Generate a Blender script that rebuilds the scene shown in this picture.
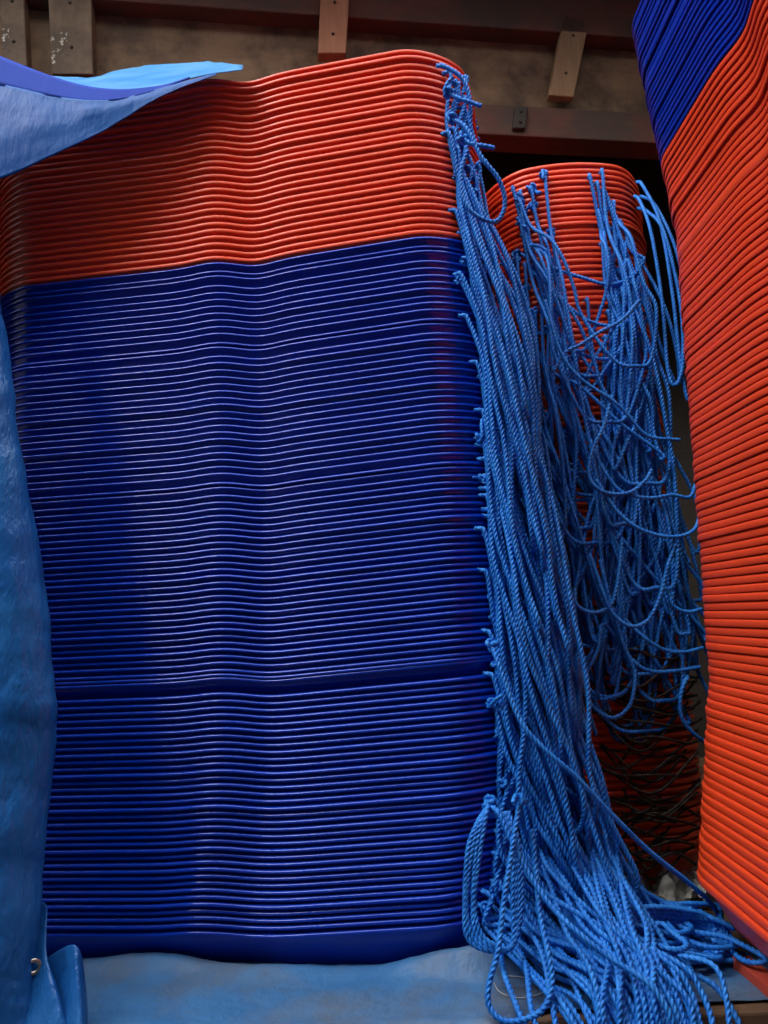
import bpy, math, random
import numpy as np
from mathutils import Vector, Matrix

for _o in list(bpy.data.objects):
    bpy.data.objects.remove(_o, do_unlink=True)
SC = bpy.context.scene
COL = SC.collection
random.seed(7)
rng = np.random.default_rng(7)

# ------------------------------------------------------------------ camera
FPX, IW, IH = 760.0, 768.0, 1024.0
PITCH, ROLL = math.radians(10.3), math.radians(2.5)
CAM = np.array([0.0, 0.0, 0.52])
_f = np.array([0, math.cos(PITCH), math.sin(PITCH)])
_u0 = np.array([0, -math.sin(PITCH), math.cos(PITCH)])
_r0 = np.array([1.0, 0, 0])
_r = math.cos(ROLL) * _r0 - math.sin(ROLL) * _u0
_u = math.sin(ROLL) * _r0 + math.cos(ROLL) * _u0
cd = bpy.data.cameras.new('camera')
cd.sensor_fit = 'VERTICAL'; cd.sensor_height = 36.0; cd.lens = 36.0 * FPX / IH
cd.clip_start = 0.02; cd.clip_end = 200
cam = bpy.data.objects.new('camera', cd); COL.objects.link(cam)
cam.matrix_world = Matrix(((_r[0], _u[0], -_f[0], CAM[0]), (_r[1], _u[1], -_f[1], CAM[1]),
                           (_r[2], _u[2], -_f[2], CAM[2]), (0, 0, 0, 1)))
SC.camera = cam


def ray(px, py):
    return _f + (px - IW / 2) / FPX * _r - (py - IH / 2) / FPX * _u


def at(px, py, Y):
    d = ray(px, py)
    return CAM + d * (Y / d[1])


def at_floor(px, py, z=0.0):
    d = ray(px, py)
    return CAM + d * ((z - CAM[2]) / d[2])


def z_at(px, py, Y):
    return float(at(px, py, Y)[2])


def proj(p):
    d = np.asarray(p, float) - CAM
    k = d @ _f
    return IW / 2 + FPX * (d @ _r) / k, IH / 2 - FPX * (d @ _u) / k


# ------------------------------------------------------------------ light
SC.view_settings.view_transform = 'Standard'
SC.view_settings.look = 'None'
SC.view_settings.gamma = 1.0
SC.view_settings.use_curve_mapping = False
SC.view_settings.exposure = 0.25
W = bpy.data.worlds.new('overcast_sky'); SC.world = W; W.use_nodes = True
wn, wl = W.node_tree.nodes, W.node_tree.links
wn.clear()
w_out = wn.new('ShaderNodeOutputWorld'); w_bg = wn.new('ShaderNodeBackground')
w_tc = wn.new('ShaderNodeTexCoord'); w_sep = wn.new('ShaderNodeSeparateXYZ'); w_rmp = wn.new('ShaderNodeValToRGB')
w_nz = wn.new('ShaderNodeTexNoise'); w_nz.inputs['Scale'].default_value = 2.2; w_nz.inputs['Detail'].default_value = 5
w_mx = wn.new('ShaderNodeMix'); w_mx.data_type = 'RGBA'; w_mx.blend_type = 'MULTIPLY'
w_r2 = wn.new('ShaderNodeValToRGB')
wl.new(w_tc.outputs['Generated'], w_sep.inputs[0]); wl.new(w_sep.outputs['Z'], w_rmp.inputs[0])
e = w_rmp.color_ramp.elements
e[0].position = 0.0; e[0].color = (0.06, 0.07, 0.08, 1)
e[1].position = 0.70; e[1].color = (1.0, 1.0, 1.0, 1)
m = w_rmp.color_ramp.elements.new(0.28); m.color = (0.16, 0.17, 0.19, 1)
wl.new(w_tc.outputs['Generated'], w_nz.inputs['Vector']); wl.new(w_nz.outputs['Fac'], w_r2.inputs[0])
w_r2.color_ramp.elements[0].position = 0.35; w_r2.color_ramp.elements[0].color = (0.6, 0.63, 0.68, 1)
w_r2.color_ramp.elements[1].position = 0.65; w_r2.color_ramp.elements[1].color = (1.25, 1.25, 1.22, 1)
w_mx.inputs[0].default_value = 1.0
wl.new(w_rmp.outputs[0], w_mx.inputs[6]); wl.new(w_r2.outputs[0], w_mx.inputs[7])
wl.new(w_mx.outputs[2], w_bg.inputs['Color']); w_bg.inputs['Strength'].default_value = 3.4
wl.new(w_bg.outputs[0], w_out.inputs[0])
sd = bpy.data.lights.new('hazy_sun', 'SUN'); sd.energy = 2.3; sd.angle = math.radians(32); sd.color = (1.0, 0.97, 0.92)
sun = bpy.data.objects.new('hazy_sun', sd); COL.objects.link(sun)
sun.rotation_euler = Vector((0.52, 0.50, -0.70)).to_track_quat('-Z', 'Y').to_euler()


# ------------------------------------------------------------------ helpers
def tag(o, label=None, cat=None, group=None, kind=None):
    for k, v in (('label', label), ('category', cat), ('group', group), ('kind', kind)):
        if v:
            o[k] = v
    return o


def link(name, me, mat=None, parent=None, loc=None):
    if mat is not None and not me.materials:
        me.materials.append(mat)
    o = bpy.data.objects.new(name, me)
    COL.objects.link(o)
    if parent is not None:
        o.parent = parent
    if loc is not None:
        o.location = loc
    return o


def mesh_np(name, V, quads, tris=None, smooth=True):
    """Mesh from numpy arrays of vertices, quads and (optionally) triangles."""
    me = bpy.data.meshes.new(name)
    V = np.ascontiguousarray(V, dtype=np.float32)
    me.vertices.add(len(V)); me.vertices.foreach_set('co', V.ravel())
    q = np.asarray(quads, dtype=np.int32).reshape(-1, 4)
    t = np.zeros((0, 3), np.int32) if tris is None else np.asarray(tris, np.int32).reshape(-1, 3)
    me.loops.add(q.size + t.size)
    me.loops.foreach_set('vertex_index', np.concatenate([q.ravel(), t.ravel()]))
    n = len(q) + len(t)
    me.polygons.add(n)
    starts = np.concatenate([np.arange(len(q)) * 4, q.size + np.arange(len(t)) * 3]).astype(np.int32)
    me.polygons.foreach_set('loop_start', starts)
    me.polygons.foreach_set('use_smooth', np.full(n, smooth, dtype=bool))
    me.update(calc_edges=True)
    me.validate()
    return me


def catmull(P, step):
    """Dense, evenly spaced points along a Catmull-Rom curve through P."""
    P = np.asarray(P, float)
    Q = np.vstack([2 * P[0] - P[1], P, 2 * P[-1] - P[-2]])
    out = []
    for i in range(1, len(Q) - 2):
        p0, p1, p2, p3 = Q[i - 1], Q[i], Q[i + 1], Q[i + 2]
        n = max(4, int(np.linalg.norm(p2 - p1) / step) + 1)
        t = np.linspace(0, 1, n, endpoint=False)[:, None]
        out.append(0.5 * ((2 * p1) + (-p0 + p2) * t + (2 * p0 - 5 * p1 + 4 * p2 - p3) * t ** 2 + (-p0 + 3 * p1 - 3 * p2 + p3) * t ** 3))
    D = np.vstack(out + [P[-1:]])
    s = np.concatenate([[0], np.cumsum(np.linalg.norm(np.diff(D, axis=0), axis=1))])
    m = max(6, int(s[-1] / step))
    si = np.linspace(0, s[-1], m)
    return np.stack([np.interp(si, s, D[:, k]) for k in range(3)], 1), si


def rope_mesh(name, P, r=0.0042, lay=0.026, step=0.003, lobes=3, K=12, origin=None, phase=0.0):
    """Laid rope: a three-lobed section that turns as it runs along the path."""
    D, s = catmull(P, step)
    T = np.gradient(D, axis=0); T /= np.linalg.norm(T, axis=1)[:, None] + 1e-12
    n0 = np.cross(T[0], [0.3, 0.2, 0.9]); n0 /= np.linalg.norm(n0)
    N = np.empty_like(T); N[0] = n0
    for i in range(1, len(T)):
        v = N[i - 1] - T[i] * (N[i - 1] @ T[i])
        N[i] = v / (math.sqrt(v @ v) + 1e-12)
    B = np.cross(T, N)
    th = np.arange(K) * 2 * math.pi / K
    rad = r * (0.60 + 0.44 * np.abs(np.cos(th * lobes / 2)))
    ang = th[None, :] + phase + (2 * math.pi * s / lay)[:, None]
    V = D[:, None, :] + (np.cos(ang) * rad)[:, :, None] * N[:, None, :] + (np.sin(ang) * rad)[:, :, None] * B[:, None, :]
    M = len(D)
    V = V.reshape(-1, 3)
    a = (np.arange(M - 1)[:, None] * K + np.arange(K)[None, :])
    b = (np.arange(M - 1)[:, None] * K + (np.arange(K)[None, :] + 1) % K)
    quads = np.stack([a, b, b + K, a + K], -1).reshape(-1, 4)
    c0, c1 = len(V), len(V) + 1
    V = np.vstack([V, D[:1] - T[:1] * r * 0.4, D[-1:] + T[-1:] * r * 0.4])
    k = np.arange(K); k2 = (k + 1) % K
    tris = np.vstack([np.stack([k2, k, np.full(K, c0)], 1), np.stack([k + (M - 1) * K, k2 + (M - 1) * K, np.full(K, c1)], 1)])
    if origin is not None:
        V = V - np.asarray(origin)[None, :]
    return mesh_np(name, V, quads, tris)


def box_mesh(name, size, bevel=0.004, jitter=0.0):
    import bmesh
    bm = bmesh.new()
    bmesh.ops.create_cube(bm, size=1.0)
    for v in bm.verts:
        v.co = Vector((v.co.x * size[0], v.co.y * size[1], v.co.z * size[2]))
        if jitter:
            v.co += Vector([random.uniform(-jitter, jitter) for _ in range(3)])
    if bevel:
        bmesh.ops.bevel(bm, geom=list(bm.edges), offset=bevel, segments=2, profile=0.6, affect='EDGES')
    me = bpy.data.meshes.new(name); bm.to_mesh(me); bm.free()
    return me


# ------------------------------------------------------------------ materials
def new_mat(name):
    mt = bpy.data.materials.new(name); mt.use_nodes = True
    nt = mt.node_tree
    return mt, nt, nt.nodes['Principled BSDF']


def noise(nt, scale, detail=4, vec=None, coord='Object', stretch=None, rough=0.55):
    tc = nt.nodes.new('ShaderNodeTexCoord')
    n = nt.nodes.new('ShaderNodeTexNoise')
    n.inputs['Scale'].default_value = scale; n.inputs['Detail'].default_value = detail
    n.inputs['Roughness'].default_value = rough
    if stretch:
        mp = nt.nodes.new('ShaderNodeMapping')
        mp.inputs['Scale'].default_value = stretch[:3]
        if len(stretch) > 3:
            mp.inputs['Rotation'].default_value = stretch[3:]
        nt.links.new(tc.outputs[coord], mp.inputs[0]); nt.links.new(mp.outputs[0], n.inputs['Vector'])
    else:
        nt.links.new(tc.outputs[coord], n.inputs['Vector'])
    return n


def ramp(nt, src, stops):
    r = nt.nodes.new('ShaderNodeValToRGB')
    el = r.color_ramp.elements
    while len(el) < len(stops):
        el.new(0.5)
    for x, (p, c) in zip(el, stops):
        x.position = p; x.color = (*c, 1) if len(c) == 3 else c
    nt.links.new(src, r.inputs[0])
    return r


def bump(nt, src, strength, dist, normal=None):
    b = nt.nodes.new('ShaderNodeBump')
    b.inputs['Strength'].default_value = strength; b.inputs['Distance'].default_value = dist
    nt.links.new(src, b.inputs['Height'])
    if normal is not None:
        nt.links.new(normal, b.inputs['Normal'])
    return b


def plastic(name, col, dark, rough):
    mt, nt, p = new_mat(name)
    n = noise(nt, 9.0, 3, stretch=(1, 3, 8))
    r = ramp(nt, n.outputs['Fac'], [(0.3, dark), (0.7, col)])
    nt.links.new(r.outputs[0], p.inputs['Base Color'])
    n2 = noise(nt, 60.0, 3)
    r2 = ramp(nt, n2.outputs['Fac'], [(0.3, (rough * 0.85,) * 3), (0.75, (rough * 1.25,) * 3)])
    nt.links.new(r2.outputs[0], p.inputs['Roughness'])
    b = bump(nt, n2.outputs['Fac'], 0.08, 0.002)
    nt.links.new(b.outputs[0], p.inputs['Normal'])
    p.inputs['IOR'].default_value = 1.5
    return mt


M_RED = plastic('orange_red_plastic', (0.86, 0.075, 0.020), (0.80, 0.062, 0.016), 0.33)
M_BLUE = plastic('deep_blue_plastic', (0.0016, 0.038, 0.46), (0.0013, 0.030, 0.40), 0.15)


def rope_mat(name, c0, c1, rough=0.42):
    mt, nt, p = new_mat(name)
    n = noise(nt, 45.0, 3)
    r = ramp(nt, n.outputs['Fac'], [(0.3, c0), (0.7, c1)])
    nt.links.new(r.outputs[0], p.inputs['Base Color'])
    p.inputs['Roughness'].default_value = rough
    p.inputs['Specular IOR Level'].default_value = 0.3
    n2 = noise(nt, 900.0, 2, stretch=(1, 1, 0.35))
    b = bump(nt, n2.outputs['Fac'], 0.35, 0.0006)
    nt.links.new(b.outputs[0], p.inputs['Normal'])
    return mt


M_ROPE = rope_mat('blue_polypropylene', (0.010, 0.160, 0.66), (0.034, 0.285, 0.88))
M_BLACK = rope_mat('black_polypropylene', (0.010, 0.008, 0.007), (0.045, 0.032, 0.024), 0.35)
M_STRING = rope_mat('pale_string', (0.45, 0.47, 0.48), (0.6, 0.6, 0.58))


def tarp_mat(name, c0, c1, dirt=None, rough=0.34, transl=0.25, wrinkle=1.0, rot=0.6, spec=0.25):
    mt, nt, p = new_mat(name)
    n = noise(nt, 6.0, 6, stretch=(1.0, 1.0, 1.6))
    r = ramp(nt, n.outputs['Fac'], [(0.3, c0), (0.72, c1)])
    col = r.outputs[0]
    if dirt:
        nd = noise(nt, 5.0, 7, rough=0.65)
        rd = ramp(nt, nd.outputs['Fac'], [(0.45, (0, 0, 0)), (0.68, (0.75, 0.75, 0.75))])
        mx = nt.nodes.new('ShaderNodeMix'); mx.data_type = 'RGBA'
        nt.links.new(rd.outputs[0], mx.inputs[0]); nt.links.new(col, mx.inputs[6]); mx.inputs[7].default_value = (*dirt, 1)
        col = mx.outputs[2]
    nt.links.new(col, p.inputs['Base Color'])
    p.inputs['Roughness'].default_value = rough
    p.inputs['Specular IOR Level'].default_value = spec
    wr = noise(nt, 16.0, 5, stretch=(1.0, 1.0, 0.35, 0.0, rot, 0.0), rough=0.6)
    b1 = bump(nt, wr.outputs['Fac'], 0.55 * wrinkle, 0.012)
    mid = noise(nt, 55.0, 4, stretch=(1.0, 1.0, 0.30, 0.0, rot + 0.4, 0.0), rough=0.6)
    b1 = bump(nt, mid.outputs['Fac'], 0.40 * wrinkle, 0.004, b1.outputs[0])
    fine = noise(nt, 420.0, 2)
    b2 = bump(nt, fine.outputs['Fac'], 0.25, 0.0006, b1.outputs[0])
    nt.links.new(b2.outputs[0], p.inputs['Normal'])
    if transl:
        tr = nt.nodes.new('ShaderNodeBsdfTranslucent'); mxs = nt.nodes.new('ShaderNodeMixShader')
        nt.links.new(col, tr.inputs['Color'])
        mxs.inputs[0].default_value = transl
        out = nt.nodes['Material Output']
        nt.links.new(p.outputs[0], mxs.inputs[1]); nt.links.new(tr.outputs[0], mxs.inputs[2])
        nt.links.new(mxs.outputs[0], out.inputs['Surface'])
    return mt


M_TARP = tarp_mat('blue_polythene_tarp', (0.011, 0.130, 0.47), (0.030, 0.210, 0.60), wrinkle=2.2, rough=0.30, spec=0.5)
M_TARP_TOP = tarp_mat('painted_sunlit_tarp', (0.06, 0.34, 0.80), (0.22, 0.55, 0.90), wrinkle=0.8)  # lighter copy of the blue tarp, sunlight put into the colour
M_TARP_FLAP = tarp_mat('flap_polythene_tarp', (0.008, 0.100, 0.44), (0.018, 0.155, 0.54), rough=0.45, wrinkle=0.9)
M_HEM = tarp_mat('tarp_hem_band', (0.0015, 0.042, 0.42), (0.003, 0.055, 0.48), rough=0.7, wrinkle=0.3, transl=0.1)
M_TARP_FLOOR = tarp_mat('dirty_polythene_tarp', (0.040, 0.150, 0.36), (0.075, 0.215, 0.44), dirt=(0.13, 0.135, 0.14), rough=0.4, transl=0.0)

mt, nt, p = new_mat('grommet_brass'); p.inputs['Metallic'].default_value = 1.0
p.inputs['Base Color'].default_value = (0.62, 0.58, 0.50, 1); p.inputs['Roughness'].default_value = 0.35
n = noise(nt, 300, 2); nt.links.new(bump(nt, n.outputs['Fac'], 0.2, 0.001).outputs[0], p.inputs['Normal'])
M_METAL = mt


def wood_mat(name, c0, c1, c2=None, axis=(1.2, 14, 14), rough=0.75, spots=None):
    mt, nt, p = new_mat(name)
    n = noise(nt, 3.0, 8, stretch=axis, rough=0.62)
    r = ramp(nt, n.outputs['Fac'], [(0.28, c0), (0.72, c1)])
    col = r.outputs[0]
    nb = noise(nt, 2.3, 6, rough=0.7)
    rb = ramp(nt, nb.outputs['Fac'], [(0.44, (0, 0, 0)), (0.60, (0.95, 0.95, 0.95))])
    if c2:
        mx = nt.nodes.new('ShaderNodeMix'); mx.data_type = 'RGBA'
        nt.links.new(rb.outputs[0], mx.inputs[0]); nt.links.new(col, mx.inputs[6]); mx.inputs[7].default_value = (*c2, 1)
        col = mx.outputs[2]
    if spots:
        ns = noise(nt, 7.0, 7, rough=0.72)
        rs = ramp(nt, ns.outputs['Fac'], [(0.61, (0, 0, 0)), (0.64, (1, 1, 1))])
        mx = nt.nodes.new('ShaderNodeMix'); mx.data_type = 'RGBA'
        nt.links.new(rs.outputs[0], mx.inputs[0]); nt.links.new(col, mx.inputs[6]); mx.inputs[7].default_value = (*spots, 1)
        col = mx.outputs[2]
    nt.links.new(col, p.inputs['Base Color'])
    p.inputs['Roughness'].default_value = rough
    nt.links.new(bump(nt, n.outputs['Fac'], 0.35, 0.004).outputs[0], p.inputs['Normal'])
    return mt


M_PLY = wood_mat('weathered_plywood', (0.24, 0.135, 0.070), (0.40, 0.24, 0.13), (0.11, 0.062, 0.038), axis=(1, 6, 6))
M_BEAM = wood_mat('dark_red_beam', (0.11, 0.032, 0.020), (0.18, 0.055, 0.034), (0.07, 0.040, 0.028))
M_CLEAT = wood_mat('raw_orange_wood', (0.34, 0.125, 0.062), (0.50, 0.21, 0.11), axis=(14, 14, 1.2))
M_CLEAT2 = wood_mat('raw_pale_wood', (0.28, 0.155, 0.075), (0.42, 0.25, 0.13), axis=(14, 14, 1.2))
M_POST = wood_mat('flaking_painted_post', (0.16, 0.100, 0.060), (0.28, 0.18, 0.11), (0.09, 0.055, 0.035), axis=(10, 10, 1.5), spots=(0.62, 0.58, 0.48))
M_DECK = wood_mat('bed_planks', (0.13, 0.068, 0.032), (0.22, 0.12, 0.060), (0.09, 0.055, 0.035))
M_REDWOOD = wood_mat('red_painted_batten', (0.48, 0.050, 0.026), (0.60, 0.075, 0.040), axis=(10, 1.2, 10))
M_DARK = wood_mat('dark_boards', (0.030, 0.022, 0.016), (0.050, 0.036, 0.027))
M_GROUND = wood_mat('yard_ground', (0.030, 0.030, 0.030), (0.055, 0.054, 0.050), axis=(3, 3, 3), rough=0.9)

mt, nt, p = new_mat('clear_film')
p.inputs['Base Color'].default_value = (0.80, 0.82, 0.76, 1); p.inputs['Roughness'].default_value = 0.06
p.inputs['Transmission Weight'].default_value = 0.5; p.inputs['IOR'].default_value = 1.4
n = noise(nt, 40, 5); nt.links.new(bump(nt, n.outputs['Fac'], 0.6, 0.006).outputs[0], p.inputs['Normal'])
M_FILM = mt

# ------------------------------------------------------------------ room shell
DECK_EDGE = 1.172


def struct(name, me, mat, loc=(0, 0, 0), rot=(0, 0, 0)):
    o = link(name, me, mat, loc=loc); o.rotation_euler = rot
    tag(o, kind='structure')
    return o


# the planked bed the stacks stand on: five planks running across, front edge in view
_y = DECK_EDGE
for k in range(9):
    wd = 0.145 if k == 0 else 0.27
    me = box_mesh('floor', (2.9, wd - 0.006, 0.035), 0.004)
    struct('floor', me, M_DECK, (-0.05, _y + wd / 2, -0.0175))
    _y += wd
struct('floor_joist', box_mesh('floor_joist', (2.9, 0.06, 0.12), 0.004), M_DECK, (-0.05, DECK_EDGE + 0.045, -0.097))
# on the other side the bed comes further forward, under the second stack
struct('floor_bay', box_mesh('floor_bay', (0.80, 0.85, 0.035), 0.004), M_DECK, (1.00, DECK_EDGE - 0.43, -0.0185))
struct('ground', box_mesh('ground', (30, 30, 0.1), 0), M_GROUND, (0, 0, -0.75))

struct('wall_light_block', box_mesh('wall_light_block', (9.0, 0.2, 4.8), 0.01), M_GROUND, (0.5, -1.15, 1.70))  # unseen wall added behind the camera to dim the lower scene

WYAW = math.radians(8)
wdir = np.array([math.cos(WYAW), math.sin(WYAW), 0]); wnor = np.array([-math.sin(WYAW), math.cos(WYAW), 0])
W0 = np.array([0, 2.45, 0])


def on_wall(px, py, off=0.0):
    """Point of the back wall plane (pushed OFF behind it) seen at a pixel."""
    d = ray(px, py)
    t = ((W0 + wnor * off - CAM) @ wnor) / (d @ wnor)
    return CAM + d * t


z_low = float(on_wall(565, 124)[2])         # front beam, middle
z_mid0 = float(on_wall(565, 114)[2])
z_up = float(on_wall(480, 33)[2])           # underside of the upper beam
wc = W0 + wdir * 0.1


def wall_box(name, size, mat, s, off, z, kind=True, rot=0.0, bevel=0.006):
    me = box_mesh(name, size, bevel, 0.0)
    c = W0 + wdir * s + wnor * off
    o = link(name, me, mat, loc=(c[0], c[1], z))
    o.rotation_euler = (0, rot, WYAW)
    if kind:
        tag(o, kind='structure')
    return o


hl = z_mid0 - 0.135
wall_box('trim_1', (4.6, 0.10, 0.125), M_BEAM, 0.2, 0.02, z_mid0 - 0.0625)             # lower beam
wall_box('wall_back', (4.6, 0.02, z_up + 0.4 - z_mid0), M_PLY, 0.2, 0.05, (z_up + 0.4 + z_mid0) / 2, bevel=0.002)
wall_box('trim_2', (4.6, 0.03, 0.025), M_PLY, 0.2, 0.015, z_mid0 + 0.012)                # lit ledge on the beam
wall_box('trim_3', (3.6, 0.07, 0.42), M_BEAM, 0.62, 0.005, z_up + 0.21)                  # upper beam
wall_box('wall_far', (4.8, 0.05, 4.2), M_DARK, 0.2, 0.85, 1.4, bevel=0)
struct('ceiling', box_mesh('ceiling', (5.2, 2.4, 0.06), 0), M_DARK, (0.0, 2.75, z_up + 0.62))  # roof out of view, added to shade the back wall
struct('wall_left', box_mesh('wall_left', (0.05, 2.6, 4.6), 0), M_DARK, (-2.3, 2.6, 1.2))
struct('wall_right', box_mesh('wall_right', (0.05, 3.4, 4.6), 0), M_DARK, (1.85, 2.2, 1.2))

# nailed cleats and old posts on the back wall
p0, p1 = on_wall(333, 10), on_wall(333, 56)


def wall_piece(name, mat, corners_px, depth, label, cat, group=None, off=-0.02):
    """A block standing proud of the wall: its four seen corners, then its own thickness."""
    F = [on_wall(x, y, off) for x, y in corners_px]
    Bk = [q + wnor * depth for q in F]
    c = np.mean(F, axis=0)
    V = np.array(F + Bk) - c
    quads = [(0, 1, 2, 3), (7, 6, 5, 4), (0, 4, 5, 1), (1, 5, 6, 2), (2, 6, 7, 3), (3, 7, 4, 0)]
    me = mesh_np(name, V, quads, smooth=False)
    o = link(name, me, mat, loc=c)
    bv = o.modifiers.new('bevel', 'BEVEL'); bv.width = 0.004; bv.segments = 2
    tag(o, label, cat, group)
    # two nail heads
    for tt in (0.25, 0.72):
        q = (1 - tt) * (V[0] + V[1]) / 2 + tt * (V[2] + V[3]) / 2
        import bmesh
        bm = bmesh.new(); bmesh.ops.create_uvsphere(bm, u_segments=10, v_segments=6, radius=0.006)
        nm = bpy.data.meshes.new('nail_head'); bm.to_mesh(nm); bm.free()
        link('nail_head', nm, M_DARK, o, loc=q)
    return o


wall_piece('wooden_cleat', M_CLEAT, [(321, -14), (350, -14), (346, 53), (318, 53)], 0.045,
           'orange brown timber cleat nailed upright above the tarp-covered stack', 'cleat', off=-0.075)
wall_piece('wooden_cleat', M_CLEAT2, [(564, 15), (590, 17), (574, 97), (549, 95)], 0.035,
           'short pale brown timber cleat nailed aslant beside the dark slot in the beam', 'cleat', off=-0.052 + 0.022)
wall_piece('wooden_post', M_POST, [(0, -20), (23, -20), (27, 66), (2, 66)], 0.06,
           'old wall post at the corner above the tarp, nearest the frame edge', 'post', off=-0.03)
wall_piece('wooden_post', M_POST, [(47, -20), (91, -20), (93, 74), (52, 74)], 0.06,
           'wide old wall post with flaking white paint above the tarp', 'post', off=-0.03)
# dark block added to stand for the shade in a notch of the lower beam
wall_piece('notch_block', M_DARK, [(515, 106), (528, 106), (526, 128), (513, 128)], 0.03,
           'small dark block standing in for a shaded notch in the lower wall beam', 'notch', off=-0.045)

# ------------------------------------------------------------------ the sled
SL, SW = 1.07, 0.40
A_, B_ = SL / 2, SW / 2
RC = 0.10
BOW = 0.055


def sled_outline():
    """Rim outline of the sled, counter-clockwise from the middle of the +x end, dense at corners and at the waist."""
    pts = []
    ax, by = A_ - RC - BOW, B_ - RC
    for y in np.linspace(0, by, 7)[:-1]:
        pts.append((ax + RC, y))
    for t in np.linspace(0, math.pi / 2, 13)[:-1]:
        pts.append((ax + RC * math.cos(t), by + RC * math.sin(t)))
    for x in np.linspace(ax, 0, 26)[:-1]:
        pts.append((x, B_))
    q = np.array(pts)
    left = np.stack([-q[::-1, 0], q[::-1, 1]], 1)
    half = np.vstack([q, [(0, B_)], left[:-1]])
    other = np.stack([-half[:, 0], -half[:, 1]], 1)
    P = np.vstack([half, [(-ax - RC, 0.0)], other[1:]]) if False else np.vstack([half, other])
    # bowed ends
    endw = np.clip((np.abs(P[:, 0]) - (ax - 0.02)) / (RC + 0.02), 0, 1)
    P[:, 0] += np.sign(P[:, 0]) * BOW * (1 - (P[:, 1] / B_) ** 2) * endw
    # hand-grip waist along the sides
    side = np.clip((np.abs(P[:, 1]) - (B_ - 0.03)) / 0.03, 0, 1)
    waist = 0.010 * np.exp(-((P[:, 0] - 0.077) / 0.050) ** 2) - 0.003 * np.exp(-((P[:, 0] + 0.005) / 0.04) ** 2)
    P[:, 1] -= np.sign(P[:, 1]) * side * waist
    u = P[:, 0] - 0.013
    hump = 0.0052 * np.exp(-((u + 0.020) / 0.046) ** 2)
    dip = np.where(u < 0.072, -0.0050 * np.exp(-((u - 0.072) / 0.036) ** 2), -0.0050 + 0.0235 * np.clip((u - 0.072) / 0.41, 0, 1))
    wave = side * hump + np.where(u < 0.072, side, 1.0) * dip
    for _ in range(2):
        wave = 0.25 * np.roll(wave, 1) + 0.5 * wave + 0.25 * np.roll(wave, -1)
    kick = 0.0185 * np.clip((u - 0.05) / 0.43, 0, 1)
    return P, wave, kick


OUT, WAVE, WAVE_K = sled_outline()
_t = np.roll(OUT, -1, 0) - np.roll(OUT, 1, 0)
_t /= np.linalg.norm(_t, axis=1)[:, None]
NRM = np.stack([_t[:, 1], -_t[:, 0]], 1)      # outward


def sled_mesh(name, lip, mat, depth=0.075, wave=1.0):
    """Moulded tray: floor, tapering wall, flange and a turned-down lip LIP tall; double skinned. Origin under the floor."""
    d0 = depth
    prof = [(-0.075, -d0 + .003), (-0.058, -d0 + .003), (-0.049, -d0 + .006), (-0.043, -d0 + .013), (-0.0125, -0.010), (-0.0092, -0.003),
            (-0.0078, -0.0008), (-0.0058, 0), (-0.0036, -0.0001), (-0.0018, -0.0008), (-0.0006, -0.0020), (0.0, -0.0034), (0.0001, -lip + .0010), (-0.0006, -lip),
            (-0.0020, -lip), (-0.0026, -lip + .001), (-0.0034, -0.0042), (-0.0058, -0.0050), (-0.0072, -0.0075), (-0.0100, -0.0125),
            (-0.0450, -d0 + .0105), (-0.0510, -d0 + .003), (-0.0590, -d0), (-0.075, -d0)]
    n = len(OUT)
    rings = []
    for d, z in prof:
        k = max(0.0, 1 + z / d0)
        ring = np.column_stack([OUT + NRM * d, z + d0 + (WAVE_K + (WAVE - WAVE_K) * wave) * k ** 0.7])
        rings.append(ring)
    V = np.vstack(rings)
    a = np.arange(n); b = (a + 1) % n
    Q = []
    for i in range(len(prof) - 1):
        Q.append(np.stack([a + i * n, a + (i + 1) * n, b + (i + 1) * n, b + i * n], 1))
    V = np.vstack([V, [[0, 0, 0.003]], [[0, 0, 0]]])
    c_top, c_bot = len(V) - 2, len(V) - 1
    L = (len(prof) - 1) * n
    tris = np.vstack([np.stack([a, b, np.full(n, c_top)], 1), np.stack([b + L, a + L, np.full(n, c_bot)], 1)])
    me = mesh_np(name, V, np.vstack(Q), tris)
    me.materials.append(mat)
    return me


DEPTH = 0.075
ME_RED = sled_mesh('plastic_sled', 0.0085, M_RED, DEPTH)
ME_BLUE = sled_mesh('plastic_sled', 0.0058, M_BLUE, DEPTH)
ME_RED_TALL = sled_mesh('plastic_sled', 0.0112, M_RED, DEPTH, 0.35)
ME_BLUE_TALL = sled_mesh('plastic_sled', 0.0098, M_BLUE, DEPTH, 0.35)
ME_RED_SKIRT = sled_mesh('plastic_sled', 0.0200, M_RED, DEPTH, 0.35)
ME_BLUE_SKIRT = sled_mesh('plastic_sled', 0.0175, M_BLUE, DEPTH, 0.35)

_ones = ['', 'first', 'second', 'third', 'fourth', 'fifth', 'sixth', 'seventh', 'eighth', 'ninth', 'tenth', 'eleventh', 'twelfth', 'thirteenth',
         'fourteenth', 'fifteenth', 'sixteenth', 'seventeenth', 'eighteenth', 'nineteenth']
_tens = {20: ('twentieth', 'twenty'), 30: ('thirtieth', 'thirty'), 40: ('fortieth', 'forty'), 50: ('fiftieth', 'fifty'), 60: ('sixtieth', 'sixty'),
         70: ('seventieth', 'seventy'), 80: ('eightieth', 'eighty'), 90: ('ninetieth', 'ninety'), 100: ('hundredth', 'hundred')}


def ordinal(k):
    if k > 100:
        return 'hundred-and-' + ordinal(k - 100)
    if k < 20:
        return _ones[k]
    t, u = k // 10 * 10, k % 10
    return _tens[t][0] if u == 0 else _tens[t][1] + '-' + _ones[u]


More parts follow.
